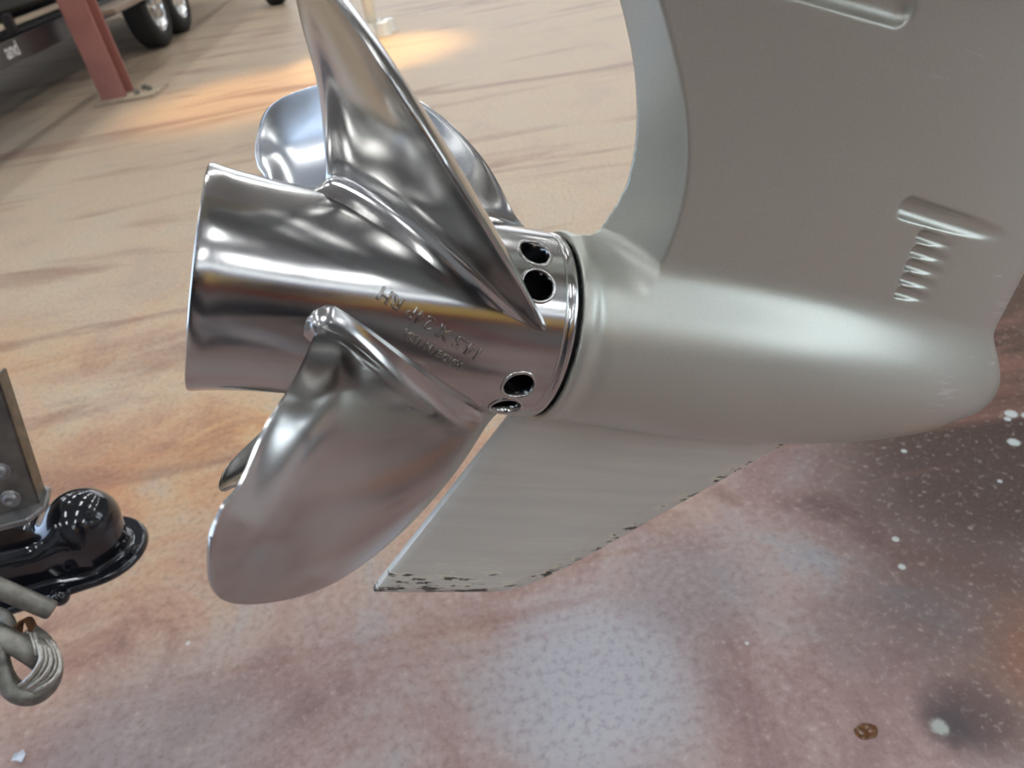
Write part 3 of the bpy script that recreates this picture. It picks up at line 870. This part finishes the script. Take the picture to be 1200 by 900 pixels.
# ---------------------------------------------------------------- small things on the floor
c = onz(1015, 857, 0)
V = [(0, 0, .0026)]; Fc = []
n = 28
for i, (rr, hh) in enumerate(((.35, .0024), (.7, .0016), (.95, .0006), (1.03, 0))):
    for j in range(n):
        a = 2 * math.pi * j / n; w = 1 + .07 * math.sin(2 * a + 1) + .04 * math.sin(5 * a)
        V.append((.0145 * rr * w * math.cos(a), .0115 * rr * w * math.sin(a), hh))
for j in range(n): Fc.append((0, 1 + j, 1 + (j + 1) % n))
for i in range(3):
    for j in range(n): Fc.append((1 + i*n + j, 1 + (i+1)*n + j, 1 + (i+1)*n + (j+1) % n, 1 + i*n + (j+1) % n))
o = mesh('liquid_drop', V, Fc, LIQ); o.location = c
tag(o, 'small glossy brown liquid drop on the floor at lower right', 'drop')
pp = [(12, 892), (17, 883), (22, 882), (27, 878), (30, 884), (25, 893), (18, 891)]
bm = bmesh.new(); c = onz(20, 886, 0)
vs = [bm.verts.new(Vector(onz(x, y, .001 + .004 * (i % 2)) - c)) for i, (x, y) in enumerate(pp)]
ctr = bm.verts.new((0, 0, .001))
for i in range(len(vs)): bm.faces.new((ctr, vs[i], vs[(i+1) % len(vs)]))
o = frombm('paper_scrap', bm, PAPER); o.location = c
sm = o.modifiers.new('thick', 'SOLIDIFY'); sm.thickness = .0004
tag(o, 'tiny torn white paper scrap on the floor at lower left corner', 'paper scrap')

# ---------------------------------------------------------------- the person taking the picture, behind the camera, seen only mirrored
def person():
    cloth = simple('dark_clothing', (.025, .027, .035), .85); skin = simple('skin', (.45, .27, .19), .5); hair = simple('dark_hair', (.03, .02, .012), .7)
    r = empty('person', (0, -.5, 0)); tag(r, 'person in dark clothes bending over their phone, behind the viewpoint', 'person')
    def grow(name, V, E_, R, mat, root=0):
        me = bpy.data.meshes.new(name); me.from_pydata(V, E_, []); me.update()
        o = bpy.data.objects.new(name, me); C.objects.link(o)
        md = o.modifiers.new('skin', 'SKIN')
        for v, rr in zip(me.skin_vertices[0].data, R): v.radius = (rr, rr) if not isinstance(rr, tuple) else rr
        me.skin_vertices[0].data[root].use_root = True
        sb = o.modifiers.new('sub', 'SUBSURF'); sb.levels = 2; sb.render_levels = 2
        bpy.context.view_layer.update()
        nm = bpy.data.meshes.new_from_object(o.evaluated_get(bpy.context.evaluated_depsgraph_get())); bpy.data.objects.remove(o)
        return link(name, nm, mat, r)
    V = [(0, -.02, .95), (0, 0, 1.10), (0, .04, 1.28), (0, .08, 1.42), (0, .10, 1.50),
         (.10, -.02, .90), (.12, .02, .50), (.13, -.04, .09), (.14, .09, .04),
         (-.10, -.02, .90), (-.14, .06, .50), (-.15, .03, .09), (-.16, .16, .04),
         (.18, .08, 1.40), (.25, .10, 1.14), (.13, .30, 1.03),
         (-.18, .08, 1.40), (-.25, .10, 1.14), (-.13, .30, 1.03)]
    E_ = [(0, 1), (1, 2), (2, 3), (3, 4), (0, 5), (5, 6), (6, 7), (7, 8), (0, 9), (9, 10), (10, 11), (11, 12), (3, 13), (13, 14), (14, 15), (3, 16), (16, 17), (17, 18)]
    R = [.15, .14, .16, .13, .055, .095, .065, .045, .038, .095, .065, .045, .038, .065, .048, .036, .065, .048, .036]
    grow('clothed_body', V, E_, R, cloth)
    grow('head', [(0, .11, 1.50), (0, .13, 1.56), (0, .155, 1.64), (0, .15, 1.72)], [(0, 1), (1, 2), (2, 3)], [.05, .062, .085, .075], skin)
    grow('hair', [(0, .125, 1.62), (0, .12, 1.70), (0, .14, 1.75)], [(0, 1), (1, 2)], [.082, .092, .07], hair)
    for sx in (1, -1):
        w = (sx * .13, .30, 1.03)
        Vh = [w, (sx * .09, .36, 1.02)]; Eh = [(0, 1)]; Rh = [.028, .030]
        for k in range(4):
            b = len(Vh); z = 1.05 - k * .021
            Vh += [(sx * .075, .40, z), (sx * .060, .425, z), (sx * .045, .415, z)]; Eh += [(1, b), (b, b+1), (b+1, b+2)]; Rh += [.010, .009, .008]
        b = len(Vh); Vh += [(sx * .085, .39, 1.065), (sx * .06, .40, 1.075)]; Eh += [(1, b), (b, b+1)]; Rh += [.011, .009]
        grow('hand', Vh, Eh, Rh, skin)
person()
ph = box('phone', (-.078, -.0045, -.037), (.078, .0045, .037), BLACK, None, Matrix.Translation((0, -.07, 1.0)) @ Matrix.Rotation(rad(-36), 4, 'X'), .003)
tag(ph, 'black phone held in both hands behind the viewpoint', 'phone')
